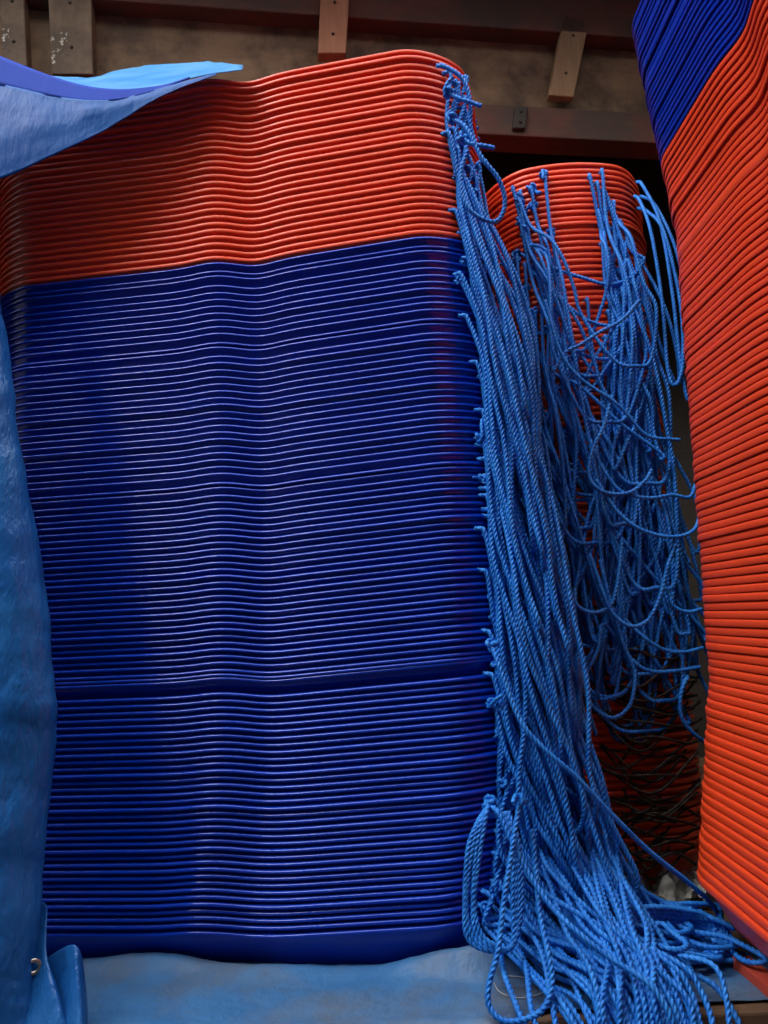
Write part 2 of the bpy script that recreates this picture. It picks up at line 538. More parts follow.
def put_sled(me, x, y, zrim, yaw, tilt=0.0, roll=0.0):
    o = bpy.data.objects.new('plastic_sled', me); COL.objects.link(o)
    o.location = (x, y, zrim - DEPTH); o.rotation_euler = (tilt, roll, yaw)
    return o


def local_to_world(o, p):
    M = Matrix.LocRotScale(o.location, o.rotation_euler, None)
    return np.array(M @ Vector(p))


# ---- front stack (beside the tarp): rim heights read off along the front face
FYAW = -math.radians(7)
fax = np.array([math.cos(FYAW), math.sin(FYAW), 0]); fdep = np.array([-math.sin(FYAW), math.cos(FYAW), 0])
FCORNER = np.array([0.232, 1.300, 0])                     # foot of the front right-hand corner
FC = FCORNER - fax * A_ + fdep * B_
ys = [924.0]
ys += list(np.linspace(915.5, 680, 34)); ys += [664.0, 660.2, 655.5]
ys += list(np.linspace(648, 476, 26)); ys += [468.0, 463.2]
ys += list(np.linspace(453.5, 333, 18)); ys += [323.5, 318.8]
ys += list(np.linspace(309.5, 260.5, 8)); ys += [250.5, 245.4]
ys += [237.5]
n_blue_f = len(ys)
ys += list(np.linspace(230.5, 48.5, 27))
fy = float((FC - fdep * B_ + fax * 0.36)[1])
front = []
ZOFF = z_at(400, 924, fy) - (0.0065 + DEPTH)
print('ZOFF', ZOFF)
for k, y in enumerate(ys):
    z = z_at(400, y, fy) - (ZOFF + 0.0135) * max(0, 1 - k / 30) - 0.0135 * min(1, k / 30)
    # the lower sleds of the stack sit a little further in, the top leans slightly
    lean = -0.050 * max(0.0, (0.34 - z) / 0.34) ** 1.2 - 0.016 * max(0.0, (z - 0.9) / 0.7)
    red = k >= n_blue_f
    gap = (35 < k < 38) or k in (63, 64, 65)
    j = 0.0012
    c = FC + fax * (lean + random.gauss(0, j)) + fdep * random.gauss(0, 0.0010)
    o = put_sled(ME_RED if red else ME_BLUE, c[0], c[1], z, FYAW + math.radians(random.gauss(0, 0.10)), 0.0, math.radians(random.gauss(0, 0.05)))
    front.append(o)
for k, o in enumerate(front):
    if k >= n_blue_f:
        i = len(front) - k
        lab = 'orange-red plastic sled, %s from the top of the stack beside the hanging tarp' % ordinal(i) if i > 1 else \
            'topmost orange-red plastic sled of the stack beside the hanging tarp'
    elif k == 0:
        lab = 'blue plastic sled at the very bottom of the stack beside the hanging tarp'
    else:
        lab = 'blue plastic sled, %s below the orange ones in the stack beside the hanging tarp' % ordinal(n_blue_f - k)
    tag(o, lab, 'sled', 'sleds stacked beside the hanging tarp')

# ---- second stack: its long side runs away from the camera, blue sleds on top
RYAW = math.radians(90)
RX, RY = 0.535, 1.450
RCEN = np.array([RX + B_, RY - A_ , 0])
zs = [0.0500 + DEPTH + k * 0.0137 for k in range(81)]
zg = zs[-1] + 0.0105
zs = zs + [zg + 0.0115 + k * 0.0137 for k in range(15)]
n_red_r = len(zs)
b = zs[-1] + 0.013
steps = [0.0, .0115, .0115, .0115, .0115, .0115, .013, .0115, .0115, .0115, .012, .0115, .0115, .0205, .0115, .0225, .012, .0125, .022, .0115, .0115, .020, .0115]
for s in steps:
    b += s; zs.append(b)
second = []
for k, z in enumerate(zs):
    lean = 0.0
    red = k < n_red_r
    sh = 0.060 * max(0.0, z) / 1.4 - 0.075 * max(0.0, 0.45 - z) / 0.45 - 0.004 - 0.060 * max(0.0, (z - 1.30) / 0.45)
    wide = k > 0 and zs[k] - zs[k - 1] > 0.0185
    o = put_sled((ME_RED_SKIRT if wide else ME_RED_TALL) if red else (ME_BLUE_SKIRT if wide else ME_BLUE_TALL), RCEN[0] + sh + random.gauss(0, 0.0008), RCEN[1] + random.gauss(0, 0.0012) + 0.035 * min(1.0, z / 0.5), z, RYAW + math.radians(random.gauss(0, 0.08)),
                 0.0, math.radians(random.gauss(0, 0.04)))
    second.append(o)
nr = len(second)
for k, o in enumerate(second):
    if k >= n_red_r:
        i = nr - k
        lab = 'topmost blue plastic sled of the stack cut by the frame edge' if i == 1 else \
            'blue plastic sled, %s from the top of the stack cut by the frame edge' % ordinal(i)
    elif k == 0:
        lab = 'orange plastic sled at the very bottom of the stack cut by the frame edge'
    else:
        lab = 'orange plastic sled, %s below the blue ones in the stack cut by the frame edge' % ordinal(n_red_r - k)
    tag(o, lab, 'sled', 'sleds stacked at the frame edge')

# ---- third stack behind, end on, under the tangled ropes
BYAW = math.radians(90)
BX, BY = 0.475, 1.60
BCEN = np.array([BX, BY + A_, 0])
ztop = z_at(600, 170, BY + 0.01)
PB = 0.0152
NB = 58
back = []
for k in range(NB):
    o = put_sled(ME_RED, BCEN[0] + random.gauss(0, 0.0012) - 0.012 * (k / NB), BCEN[1] + random.gauss(0, 0.0015), ztop - k * PB, -BYAW + math.radians(random.gauss(0, 0.15)))
    lab = 'topmost orange plastic sled of the stack behind, draped with tangled ropes' if k == 0 else \
        'orange plastic sled, %s from the top of the stack behind the tangled ropes' % ordinal(k + 1)
    tag(o, lab, 'sled', 'sleds stacked behind the tangled ropes')
    back.append(o)
# the rest of that stack, in the dark behind the black ropes
zlow = ztop - NB * PB
nlow = int((zlow - DEPTH - 0.004) / PB)
co = np.array([v.co[:] for v in ME_RED.vertices])
polys = [list(pl.vertices) for pl in ME_RED.polygons]
q4 = np.array([f for f in polys if len(f) == 4]); t3 = np.array([f for f in polys if len(f) == 3])
VV, QQ, TT = [], [], []
for k in range(nlow + 1):
    zz = zlow - k * PB - DEPTH
    VV.append(np.stack([co[:, 1], -co[:, 0], co[:, 2] + zz], 1) + np.array([rng.normal(0, .0015) - 0.012, rng.normal(0, .0015), 0]))
    QQ.append(q4 + k * len(co)); TT.append(t3 + k * len(co))
lo = link('plastic_sleds', mesh_np('plastic_sleds', np.vstack(VV), np.vstack(QQ), np.vstack(TT)), M_RED, loc=(BCEN[0], BCEN[1], 0))
tag(lo, 'dim lower sleds of the back stack, behind the black ropes', 'sleds', 'sleds stacked behind the tangled ropes', 'stuff')

# ------------------------------------------------------------------ ropes
ME_KNOT = None


def make_knots():
    """Three overhand-knot meshes with a short cut tail each."""
    out = []
    for s in range(3):
        t = np.linspace(0, 2 * math.pi * 0.93, 26)
        R = 0.0058
        P = np.stack([R * (np.sin(t) + 1.6 * np.sin(2 * t)) * 0.62, R * (np.cos(t) - 1.6 * np.cos(2 * t)) * 0.62, -R * np.sin(3 * t) * 0.95], 1)
        tail = [P[-1] + np.array([0.006, 0.002 - 0.003 * s, 0.003]), P[-1] + np.array([0.014 + 0.006 * s, 0.003 - 0.006 * s, 0.001]),
                P[-1] + np.array([0.022 + 0.010 * s, 0.002 - 0.009 * s, -0.005])]
        out.append(rope_mesh('knot', np.vstack([P, tail]), r=0.0040, step=0.0022, K=10))
        out[-1].materials.append(M_ROPE)
    return out


KNOTS = make_knots()


def add_rope(P, label, group, mat=None, r=0.0045, knot=True, lay=0.026, knot_dir=None, kscale=1.0, name='pull_rope', cat='rope'):
    P = np.asarray(P, float)
    me = rope_mesh(name, P, r=r * random.uniform(0.94, 1.06), lay=lay, origin=P[0], phase=random.uniform(0, 6))
    o = link(name, me, mat or M_ROPE, loc=P[0])
    tag(o, label, cat, group)
    if knot:
        kn = bpy.data.objects.new('knot', random.choice(KNOTS)); COL.objects.link(kn); kn.parent = o
        kn.location = knot_dir if knot_dir is not None else (0, 0, 0)
        kn.rotation_euler = [random.uniform(0, 6.28) for _ in range(3)]
        kn.scale = (kscale,) * 3
    return o


# ---- ropes off the front stack
TY = np.array([40, 60, 100, 150, 200, 240, 300, 350, 420, 500, 600, 700, 760, 820, 870, 900, 940], float)
TL = np.array([428, 433, 441, 449, 457, 463, 474, 479, 483, 487, 490, 494, 496, 496, 490, 486, 480], float)
TR = np.array([430, 446, 472, 486, 497, 508, 526, 536, 545, 551, 568, 584, 594, 606, 626, 644, 664], float)


def edge(py, t):
    return np.interp(py, TY, TL) * (1 - t) + np.interp(py, TY, TR) * t


def sm(x):
    x = min(1.0, max(0.0, x)); return x * x * (3 - 2 * x)


pile_layer = [0]


def curtain_leg(py0, pyb, Y0, Y1, tmax, D, ph):
    pts = []
    n = max(3, int((pyb - py0) / 38))
    for i in range(1, n + 1):
        y = py0 + (pyb - py0) * i / n
        dd = (y - py0)
        t = tmax * sm(dd / D) ** 0.8 + 0.06 * math.sin(ph + dd / 62.0) * min(1, dd / 50) + 0.03 * math.sin(2.3 * ph + dd / 27.0) * min(1, dd / 50)
        Y = Y0 + (Y1 - Y0) * sm(dd / 260) + 0.006 * math.sin(ph * 1.7 + dd / 55.0)
        pts.append(at(edge(y, max(0.015, t)) + 1.5, y, Y))
    return pts


def floor_run(foot_a, foot_b, excess, ang, width, lay_h):
    """Points of a rope's slack lying on the bed: out from foot_a, a turn, and back towards foot_b."""
    d = np.array([math.cos(ang), math.sin(ang), 0]); s = np.array([-d[1], d[0], 0])
    L = min(excess, 0.27 if ang > -0.45 else 0.30)
    pts = []
    c = (foot_a + foot_b) / 2
    for f in (0.25, 0.55, 0.85):
        q = foot_a * (1 - f) + (c + d * L) * f + s * width * (0.3 + 0.7 * f) + s * 0.012 * math.sin(f * 9 + lay_h * 300)
        pts.append(q)
    pts.append(c + d * (L + width * 0.6) + s * width * 0.35)
    pts.append(c + d * (L + width * 0.6) - s * width * 0.35)
    for f in (0.85, 0.55, 0.25):
        q = foot_b * (1 - f) + (c + d * L) * f - s * width * (0.3 + 0.7 * f) - s * 0.012 * math.sin(f * 8 + lay_h * 200)
        pts.append(q)
    out = []
    for q in pts:
        dist = np.linalg.norm((q - c)[:2])
        h = 0.0085 + lay_h * max(0.12, 1 - dist / 0.46)
        q = q.copy()
        if q[1] < DECK_EDGE - 0.002:
            h = 0.010 - (DECK_EDGE - q[1]) * 1.5 + lay_h * 0.3
            q[1] = max(q[1], DECK_EDGE - 0.05 - 0.4 * lay_h)
        q[2] = max(h, -0.18)
        # keep clear of the second stack's foot
        if q[0] > 0.545:
            q[0] = 0.545 - 0.04 * random.random()
        if q[1] > 1.50:
            q[1] = 1.50 - 0.02 * random.random()
        out.append(q)
    return out


def tie_at(ang):
    """Rim point of the end's near corner, ANG below the end's middle line."""
    i = np.argmin(np.abs(np.arctan2(OUT[:, 1] + (B_ - RC), OUT[:, 0] - (A_ - RC - BOW)) + ang) + (OUT[:, 0] < 0.25) * 9)
    return OUT[i]


nf = len(front)
for k, o in enumerate(front):
    tie_arc = tie_at(rng.uniform(0.05, 0.75))
    tie_rear = np.array([A_ - 0.01, rng.uniform(0.0, 0.08)])
    za = local_to_world(o, (tie_arc[0] - 0.004, tie_arc[1] + 0.002, DEPTH - 0.010))
    zb = local_to_world(o, (tie_rear[0] - 0.006, tie_rear[1], DEPTH - 0.010))
    z = za[2]
    px, py = proj(za)
    ell = float(np.clip(rng.normal(395, 60), 270, 540))
    ph = rng.uniform(0, 6.28)
    if rng.random() < 0.72:
        tm, D = rng.uniform(0.75, 1.0), rng.uniform(300, 620)
    else:
        tm, D = float(np.clip(rng.beta(1.5, 1.1), 0.06, 1.0)), rng.uniform(80, 300)
    Y0 = za[1] - 0.012
    # upper ropes lie over the lower ones
    Ya = 1.275 + 0.11 * rng.random() + 0.02 * (k < 70)
    Yb = 1.345 + 0.12 * rng.random()
    out_dir = fax * 0.85 - fdep * rng.uniform(0.15, 0.55)
    Lf = FY = None
    pyfloor = 905 if k > 12 else 930
    pyb = py + ell
    start = [za, za + out_dir * 0.008 + np.array([0, 0, -0.001]), za + out_dir * 0.017 + np.array([0.003, 0, -0.010])]
    end = [zb + fax * 0.018 + np.array([0, 0, -0.010]), zb + fax * 0.008, zb]
    legs_end = min(pyb, pyfloor)
    tm2 = float(np.clip(tm + rng.normal(0, 0.10), 0.05, 1.0))
    A = curtain_leg(py + 6, legs_end, Y0, Ya, tm, D, ph)
    Bl = curtain_leg(py + 6, legs_end - rng.uniform(0, 12), zb[1] * 0.5 + Y0 * 0.5, Yb, tm2, D * rng.uniform(0.8, 1.2), ph + 1.0)
    if pyb <= pyfloor - 5:
        a, b2 = A[-1], Bl[-1]
        mid = (a + b2) / 2 + np.array([0, 0, -0.030 - 0.25 * np.linalg.norm(a - b2) * 0.5])
        P = start + A + [mid] + Bl[::-1] + end
    else:
        exc = (pyb - pyfloor) / 585.0 + 0.05
        hgt = 0.010 + 0.085 * rng.random()
        r_ = rng.random()
        if r_ < 0.52:
            ang = math.radians(rng.uniform(-20, 10))
        else:
            ang = math.radians(rng.uniform(-80, -40))
        fa, fb = A[-1].copy(), Bl[-1].copy()
        A, Bl = A[:-1], Bl[:-1]
        fa[1] = min(fa[1], 1.42); fb[1] = min(fb[1], 1.44)
        FR = floor_run(fa, fb, exc * (0.75 if ang > -0.42 else 0.75), ang, rng.uniform(0.018, 0.055), hgt)
        P = start + A + FR + Bl[::-1] + end
    if k >= n_blue_f:
        i = nf - k
        lab = 'blue twisted pull rope tied to the %s orange sled of the stack beside the tarp' % ('topmost' if i == 1 else ordinal(i))
    else:
        lab = 'blue twisted pull rope tied to the %s blue sled of the stack beside the tarp' % ('lowest' if k == 0 else ordinal(n_blue_f - k))
    add_rope(P, lab, 'pull ropes off the stack beside the tarp', knot=rng.random() < 0.40, knot_dir=tuple(out_dir * 0.012), kscale=rng.uniform(0.65, 0.9))

# ---- a few ropes that stand out from the curtain
G_OUT = 'pull ropes off the stack beside the tarp'


def px_rope(pts, label, group, **kw):
    return add_rope([at(x, y, Y) for x, y, Y in pts], label, group, **kw)


px_rope([(437, 66, 1.27), (444, 66, 1.262), (462, 78, 1.258), (470, 100, 1.262), (471, 128, 1.268), (478, 150, 1.27)],
        'blue rope arching out from the topmost sled beside the ceiling beam', G_OUT, knot=False)
px_rope([(452, 118, 1.27), (466, 128, 1.255), (482, 158, 1.25), (498, 178, 1.255), (505, 200, 1.265), (501, 217, 1.27), (491, 222, 1.268), (474, 214, 1.258), (463, 198, 1.255), (461, 172, 1.258), (468, 150, 1.26)],
        'blue rope curling into an open ring over the gap to the back stack', G_OUT, knot=True)
px_rope([(448, 92, 1.262), (458, 98, 1.255), (470, 102, 1.252), (481, 106, 1.25)], 'short cut rope end sticking out just below the topmost orange sled', G_OUT, knot=True)
px_rope([(462, 138, 1.26), (472, 144, 1.252), (484, 146, 1.25), (494, 148, 1.25)], 'short cut rope end sticking out above the open rope ring', G_OUT, knot=True)
px_rope([(492, 645, 1.29), (500, 668, 1.27), (520, 720, 1.25), (545, 750, 1.245), (575, 776, 1.25), (612, 815, 1.27), (650, 852, 1.30), (690, 884, 1.34), (712, 905, 1.37), (722, 925, 1.385)],
        'smooth blue rope running aslant over the pile towards the orange stack', G_OUT, knot=True)
px_rope([(489, 806, 1.285), (498, 812, 1.262), (512, 842, 1.245), (528, 872, 1.235), (548, 902, 1.215), (575, 930, 1.185), (610, 958, 1.165), (650, 985, 1.145), (672, 1020, 1.13), (676, 1050, 1.13)],
        'blue rope crossing the front of the pile and hanging over the plank edge', G_OUT)
for j in range(4):
    px_rope([(490 - j * 1.5, 802 + 3 * j, 1.285), (486 - 3 * j, 815 + 3 * j, 1.262), (480 - 4 * j, 850, 1.252), (474 - 4 * j + 3 * (j % 2), 900, 1.245), (479 - 4 * j, 930 + 2 * j, 1.238), (492 - 2 * j, 944 + 2 * j, 1.234), (512, 946, 1.242), (513 + 3 * j, 900, 1.255), (512 + 2 * j, 840, 1.27), (502 + 2 * j, 812, 1.29)],
            'blue rope loop hanging against the bottom blue sleds, %s of four from the knot outward' % ordinal(j + 1), G_OUT, knot=(j == 0))
px_rope([(520, 800, 1.26), (512, 850, 1.235), (504, 900, 1.215), (498, 950, 1.192), (489, 985, 1.178), (490, 1008, 1.168), (508, 1022, 1.158), (540, 1012, 1.164), (552, 985, 1.178), (548, 952, 1.195), (540, 915, 1.225), (536, 870, 1.255), (532, 830, 1.27)],
        'blue rope loop lying forward on the ground tarp apart from the pile', G_OUT)
for j in range(10):
    a = 9.5 * j + random.uniform(-5, 5)
    sx, sy = random.uniform(-45, 50), random.uniform(-26, 18)
    w = random.uniform(6, 16)
    px_rope([(548 + a * .35 + sx, 846 + sy * .4, 1.375), (558 + a * .42 + sx * .8, 880 + sy * .4, 1.30), (572 + a * .55 + sx * .6, 930 + sy * .5, 1.222), (588 + a * .8 + sx * .3, 962, 1.190 - random.uniform(0, .012)),
             (594 + a + random.uniform(-5, 5), 1000, 1.155 - random.uniform(0, .012)), (596 + a * 1.1, 1040, 1.135), (598 + a * 1.1 + w, 1062, 1.132), (600 + a * 1.1 + w * 1.6, 1036, 1.137),
             (602 + a + w, 992, 1.166), (600 + a * .75 + w, 962 + random.uniform(-6, 6), 1.186), (590 + a * .4 + sx * .7, 925, 1.222 + random.uniform(0, .02)), (574 + sx, 884 + sy * .4, 1.29), (556 + sx, 846 + sy * .4, 1.375)],
            'blue rope loop spilling over the plank edge, %s from the ground tarp' % ordinal(j + 1), G_OUT, knot=False)
for j in range(7):
    a = j * 6
    px_rope([(546, 856 + j * 3, 1.385), (575, 884 + j * 3, 1.33), (620, 905 + j * 3, 1.30), (672, 908 + j * 4, 1.315 + .004 * j), (712 + (j % 3) * 4, 918 + j * 2, 1.335), (728 - (j % 4) * 5, 938, 1.325), (716 - (j % 3) * 6, 955 + (j % 2) * 3, 1.295), (670, 964 - j, 1.262), (610, 958 - j * 3, 1.245), (574, 930 - 3 * j, 1.27), (552, 892, 1.33), (540, 860, 1.385)],
            'blue rope loop reaching across the bed to the orange stack, %s in the pile' % ordinal(j + 1), G_OUT, knot=False)

# ---- tangled ropes on the back stack
G_BACK = 'tangled pull ropes on the back stack'
for k in range(NB):
    o = back[k]
    u1 = rng.normal(0.080, 0.034); u2 = rng.normal(-0.105, 0.030)
    if k == 0:
        u1, u2 = 0.075, -0.065

    def tie(u):
        # the end that faces the camera is local +x (turned to -Y); local +y is world -x... solve on the outline
        i = np.argmin(np.abs(OUT[:, 1] - u) + (OUT[:, 0] < 0.2) * 9)
        return local_to_world(o, (OUT[i, 0] - 0.004, OUT[i, 1], DEPTH - 0.011))
    ta, tb = tie(u1), tie(u2)
    if ta[0] > tb[0]:
        ta, tb = tb, ta
    z = ta[2]
    sag = float(np.clip(rng.normal(0.52, 0.19), 0.14, 0.95))
    sag = min(sag, z - rng.uniform(0.36, 0.55))
    sag = max(sag, 0.10)
    front_off = 0.020 + 0.075 * rng.random() + 0.0008 * (50 - k)
    sx = rng.normal(0.02, 0.050)
    wob = rng.uniform(0, 6.28)
    pinch = rng.uniform(0.35, 1.15)
    c = (ta + tb) / 2
    if rng.random() < 0.22 and k > 2:      # both ends led to one side: a narrow hanging bight
        side = rng.choice([-1, 1])
        c = c + np.array([side * 0.085, 0, 0]); pinch = 0.25
    P = [ta, ta + np.array([0, -0.010, 0.000]), ta + np.array([0, -0.020, -0.012])]
    nn = 6
    for i in range(1, nn):
        f = i / nn
        w = (1 - f) * (ta[0] - c[0]) + f * (ta[0] - c[0]) * pinch
        P.append(np.array([c[0] + w + sx * f + 0.010 * math.sin(wob + f * 5), ta[1] - front_off * sm(f * 2.2) + 0.008 * math.sin(wob + 4 * f), z - 0.012 - sag * (f ** 0.9) * 0.90]))
    hw = (tb[0] - c[0]) * pinch
    bot = z - sag
    P.append(np.array([c[0] - hw * 0.55 + sx, c[1] - front_off, bot - 0.012]))
    P.append(np.array([c[0] + sx, c[1] - front_off - 0.006, bot - 0.024 - 0.1 * abs(hw)]))
    P.append(np.array([c[0] + hw * 0.55 + sx, c[1] - front_off * 0.9, bot - 0.012]))
    for i in range(nn - 1, 0, -1):
        f = i / nn
        w = (1 - f) * (tb[0] - c[0]) + f * (tb[0] - c[0]) * pinch
        P.append(np.array([c[0] + w + sx * f + 0.010 * math.sin(wob + 2 + f * 6), tb[1] - front_off * 0.85 * sm(f * 2.2) + 0.008 * math.sin(wob + 1 + 5 * f), z - 0.012 - sag * (f ** 0.9) * 0.90]))
    P += [tb + np.array([0, -0.020, -0.012]), tb + np.array([0, -0.010, 0.0]), tb]
    if k > 3 and rng.random() < 0.65:
        # a second bight: the rope climbs back part way and drops again before it reaches its other tie
        j = len(P) - 5
        q0 = P[j]
        h1 = rng.uniform(0.10, 0.30); drop = rng.uniform(0.15, 0.42); dx = rng.normal(-0.03, 0.06)
        drop = min(drop, max(0.05, q0[2] - 0.36))
        w2 = rng.uniform(0.012, 0.045)
        ins = []
        for f in (0.4, 0.8):
            ins.append(q0 + np.array([dx * f, -0.012 * f, -drop * f]))
        ins.append(q0 + np.array([dx + w2 * 0.5, -0.016, -drop - 0.012]))
        for f in (0.8, 0.4):
            ins.append(q0 + np.array([dx * f + w2, -0.020 * f, -drop * f]))
        P = P[:j + 1] + ins + P[j + 1:]
    P = P[:3] + [np.array([min(q[0], 0.665), min(q[1], 1.63), q[2]]) for q in P[3:-3]] + P[-3:]
    lab = 'blue twisted rope in the tangle, tied to the %s orange sled of the back stack' % ('topmost' if k == 0 else ordinal(k + 1))
    ro = add_rope(P, lab, G_BACK, knot=rng.random() < 0.7, knot_dir=(0, -0.012, 0), r=0.0044)

G_X = 'loose blue ropes across the tangle'
stand = [
    ([(618, 640, 1.50), (603, 625, 1.48), (598, 650, 1.47), (586, 675, 1.47), (584, 690, 1.465), (592, 706, 1.465), (612, 718, 1.465), (628, 708, 1.468), (634, 690, 1.47), (634, 670, 1.475), (622, 640, 1.48), (610, 600, 1.49), (600, 560, 1.50)],
     'blue rope ending in one big low loop beneath the tangle, beside the orange glimpse'),
    ([(575, 590, 1.47), (576, 604, 1.465), (588, 612, 1.462), (602, 611, 1.462), (612, 603, 1.465), (618, 580, 1.47), (622, 540, 1.48)], 'small blue rope loop at the lower edge of the tangle beside the long curtain'),
    ([(700, 667, 1.50), (675, 671, 1.495), (650, 671, 1.492), (632, 660, 1.49), (620, 640, 1.49), (606, 600, 1.49), (590, 555, 1.50)], 'blue rope swinging low out of the tangle to the orange stack'),
    ([(688, 676, 1.47), (682, 690, 1.465), (680, 708, 1.465), (684, 722, 1.468), (694, 734, 1.475), (704, 742, 1.49)], 'short blue rope end dangling beside the orange stack above the black ropes'),
    ([(545, 300, 1.46), (560, 350, 1.455), (580, 378, 1.452), (612, 400, 1.455), (628, 415, 1.46), (648, 436, 1.465), (680, 440, 1.475)], 'blue rope crossing the middle of the tangle aslant'),
    ([(612, 395, 1.462), (604, 425, 1.455), (592, 452, 1.452), (590, 478, 1.452), (604, 492, 1.452), (628, 493, 1.455), (644, 482, 1.458), (652, 470, 1.465)], 'blue rope forming a wide hook in the middle of the tangle'),
    ([(590, 440, 1.47), (604, 470, 1.463), (622, 492, 1.46), (650, 498, 1.462), (672, 495, 1.468), (690, 497, 1.475), (697, 480, 1.49)], 'blue rope sagging from mid-tangle towards the orange stack'),
    ([(596, 480, 1.46), (618, 512, 1.455), (642, 530, 1.452), (672, 537, 1.455), (694, 530, 1.462), (701, 510, 1.475)], 'blue rope sagging in a broad curve below the hook of the tangle'),
    ([(600, 585, 1.46), (612, 612, 1.455), (630, 626, 1.453), (648, 620, 1.455), (660, 596, 1.458), (668, 565, 1.463), (676, 545, 1.47)], 'blue rope sagging in a deep bowl at the foot of the tangle'),
    ([(625, 620, 1.50), (645, 638, 1.49), (665, 650, 1.487), (685, 652, 1.49), (703, 648, 1.50)], 'thin blue rope curve just under the deep bowl of rope'),
    ([(668, 590, 1.47), (674, 606, 1.466), (688, 612, 1.466), (702, 609, 1.475)], 'short blue rope curve tucked against the orange stack at the foot of the tangle'),
    ([(553, 372, 1.47), (566, 352, 1.462), (580, 345, 1.46), (600, 332, 1.465), (622, 320, 1.47), (640, 300, 1.48)], 'blue rope pulled upward across the tangle'),
    ([(545, 440, 1.46), (553, 500, 1.455), (563, 560, 1.455), (574, 640, 1.46), (583, 690, 1.47), (596, 735, 1.48)], 'long blue rope hanging straight down between tangle and curtain'),
    ([(637, 182, 1.650), (643, 186, 1.61), (660, 222, 1.56), (672, 290, 1.52), (680, 360, 1.51), (688, 400, 1.505), (693, 380, 1.51), (690, 320, 1.52), (676, 250, 1.54), (655, 205, 1.59), (641, 196, 1.65)], 'narrow blue rope bight at the side of the tangle beside the orange stack'),
    ([(634, 196, 1.650), (640, 201, 1.61), (651, 232, 1.55), (662, 300, 1.515), (668, 370, 1.505), (676, 385, 1.50), (683, 360, 1.505), (680, 300, 1.515), (664, 232, 1.54), (648, 212, 1.59), (638, 208, 1.65)], 'second narrow blue rope bight at the side of the tangle'),
]
for pts, lab in stand:
    px_rope(pts, lab, G_X, knot=False, r=0.0041)

# ---- black ropes on the lower back stack, many added to darken it
G_BLK = 'black pull ropes on the back stack'
blk = [(690, 606, 700, 22), (706, 606, 702, 18), (728, 612, 700, 10), (742, 600, 698, 24), (756, 592, 698, 20), (770, 600, 698, 26), (790, 598, 700, 22),
       (806, 604, 698, 30), (818, 600, 698, 14), (832, 598, 699, -16), (842, 620, 696, -22), (856, 610, 694, 12)]
for _ in range(40):  # extra ropes, added only to make this part of the stack darker
    blk.append((rng.uniform(640, 855), rng.uniform(592, 640), rng.uniform(660, 702), rng.uniform(-12, 34)))
blk.sort(key=lambda q: q[0])
for j, (y, xa, xb, sg) in enumerate(blk):
    pts = []
    Yb = 1.58
    for i in range(9):
        f = i / 8
        pts.append(at(xa + (xb - xa) * f, y + sg * math.sin(math.pi * f) + 5 * math.sin(f * 7 + j) - (14 if j % 2 else -8) * f, Yb - 0.035 * math.sin(math.pi * f) - 0.010 * (j % 3)))
    add_rope(pts, 'thin black rope sagging across the lower back stack, %s below the blue tangle' % ordinal(j + 1), G_BLK, mat=M_BLACK, r=0.0030, lay=0.020, knot=False)

# ------------------------------------------------------------------ tarps
def sheet(name, rows, mat, res=(64, 40), thick=0.0015, wrinkle=0.004, wscale=9.0, seed=0, parent=None):
    """A cloth sheet through rows of 3-D control points, with crumples, given thickness."""
    R = np.array(rows, float)
    d0 = np.linalg.norm(R[:, 1] - R[:, 0], axis=1).mean(); d1 = np.linalg.norm(R[:, 2] - R[:, 1], axis=1).mean()
    if d0 > 2.2 * d1:
        n = min(6, int(d0 / d1))
        ins = [R[:, :1] * (1 - i / n) + R[:, 1:2] * (i / n) for i in range(n)]
        R = np.concatenate(ins + [R[:, 1:]], axis=1)
    nu, nv = res

    def resamp(P, n):
        P = np.asarray(P); Q = np.vstack([2 * P[0] - P[1], P, 2 * P[-1] - P[-2]])
        t = np.linspace(0, len(P) - 1 - 1e-9, n); i = t.astype(int); f = (t - i)[:, None]
        p0, p1, p2, p3 = Q[i], Q[i + 1], Q[i + 2], Q[i + 3]
        return 0.5 * ((2 * p1) + (-p0 + p2) * f + (2 * p0 - 5 * p1 + 4 * p2 - p3) * f ** 2 + (-p0 + 3 * p1 - 3 * p2 + p3) * f ** 3)
    X = np.array([resamp(r, nu) for r in R])                    # rows x nu
    G = np.stack([resamp(X[:, i], nv) for i in range(nu)], 1)   # nv x nu x 3
    from mathutils import noise as mn
    dU = np.gradient(G, axis=1); dV = np.gradient(G, axis=0)
    Nn = np.cross(dU, dV); Nn /= np.linalg.norm(Nn, axis=2)[:, :, None] + 1e-9
    for i in range(nv):
        for j in range(nu):
            q = Vector(G[i, j]) * wscale + Vector((seed * 3.1, 0, 0))
            h = mn.noise(q) + 0.5 * mn.noise(q * 2.3) + 0.35 * abs(mn.noise(q * 4.1))
            G[i, j] += Nn[i, j] * h * wrinkle
    c = G.reshape(-1, 3).mean(0) if parent is None else np.zeros(3)
    V = G.reshape(-1, 3) - c
    a = (np.arange(nv - 1)[:, None] * nu + np.arange(nu - 1)[None, :]).ravel()
    me = mesh_np(name, V, np.stack([a, a + 1, a + nu + 1, a + nu], 1))
    o = link(name, me, mat, parent, loc=c)
    so = o.modifiers.new('thickness', 'SOLIDIFY'); so.thickness = thick; so.offset = 0
    return o, c


def A4(l):
    return [at(*q) for q in l]


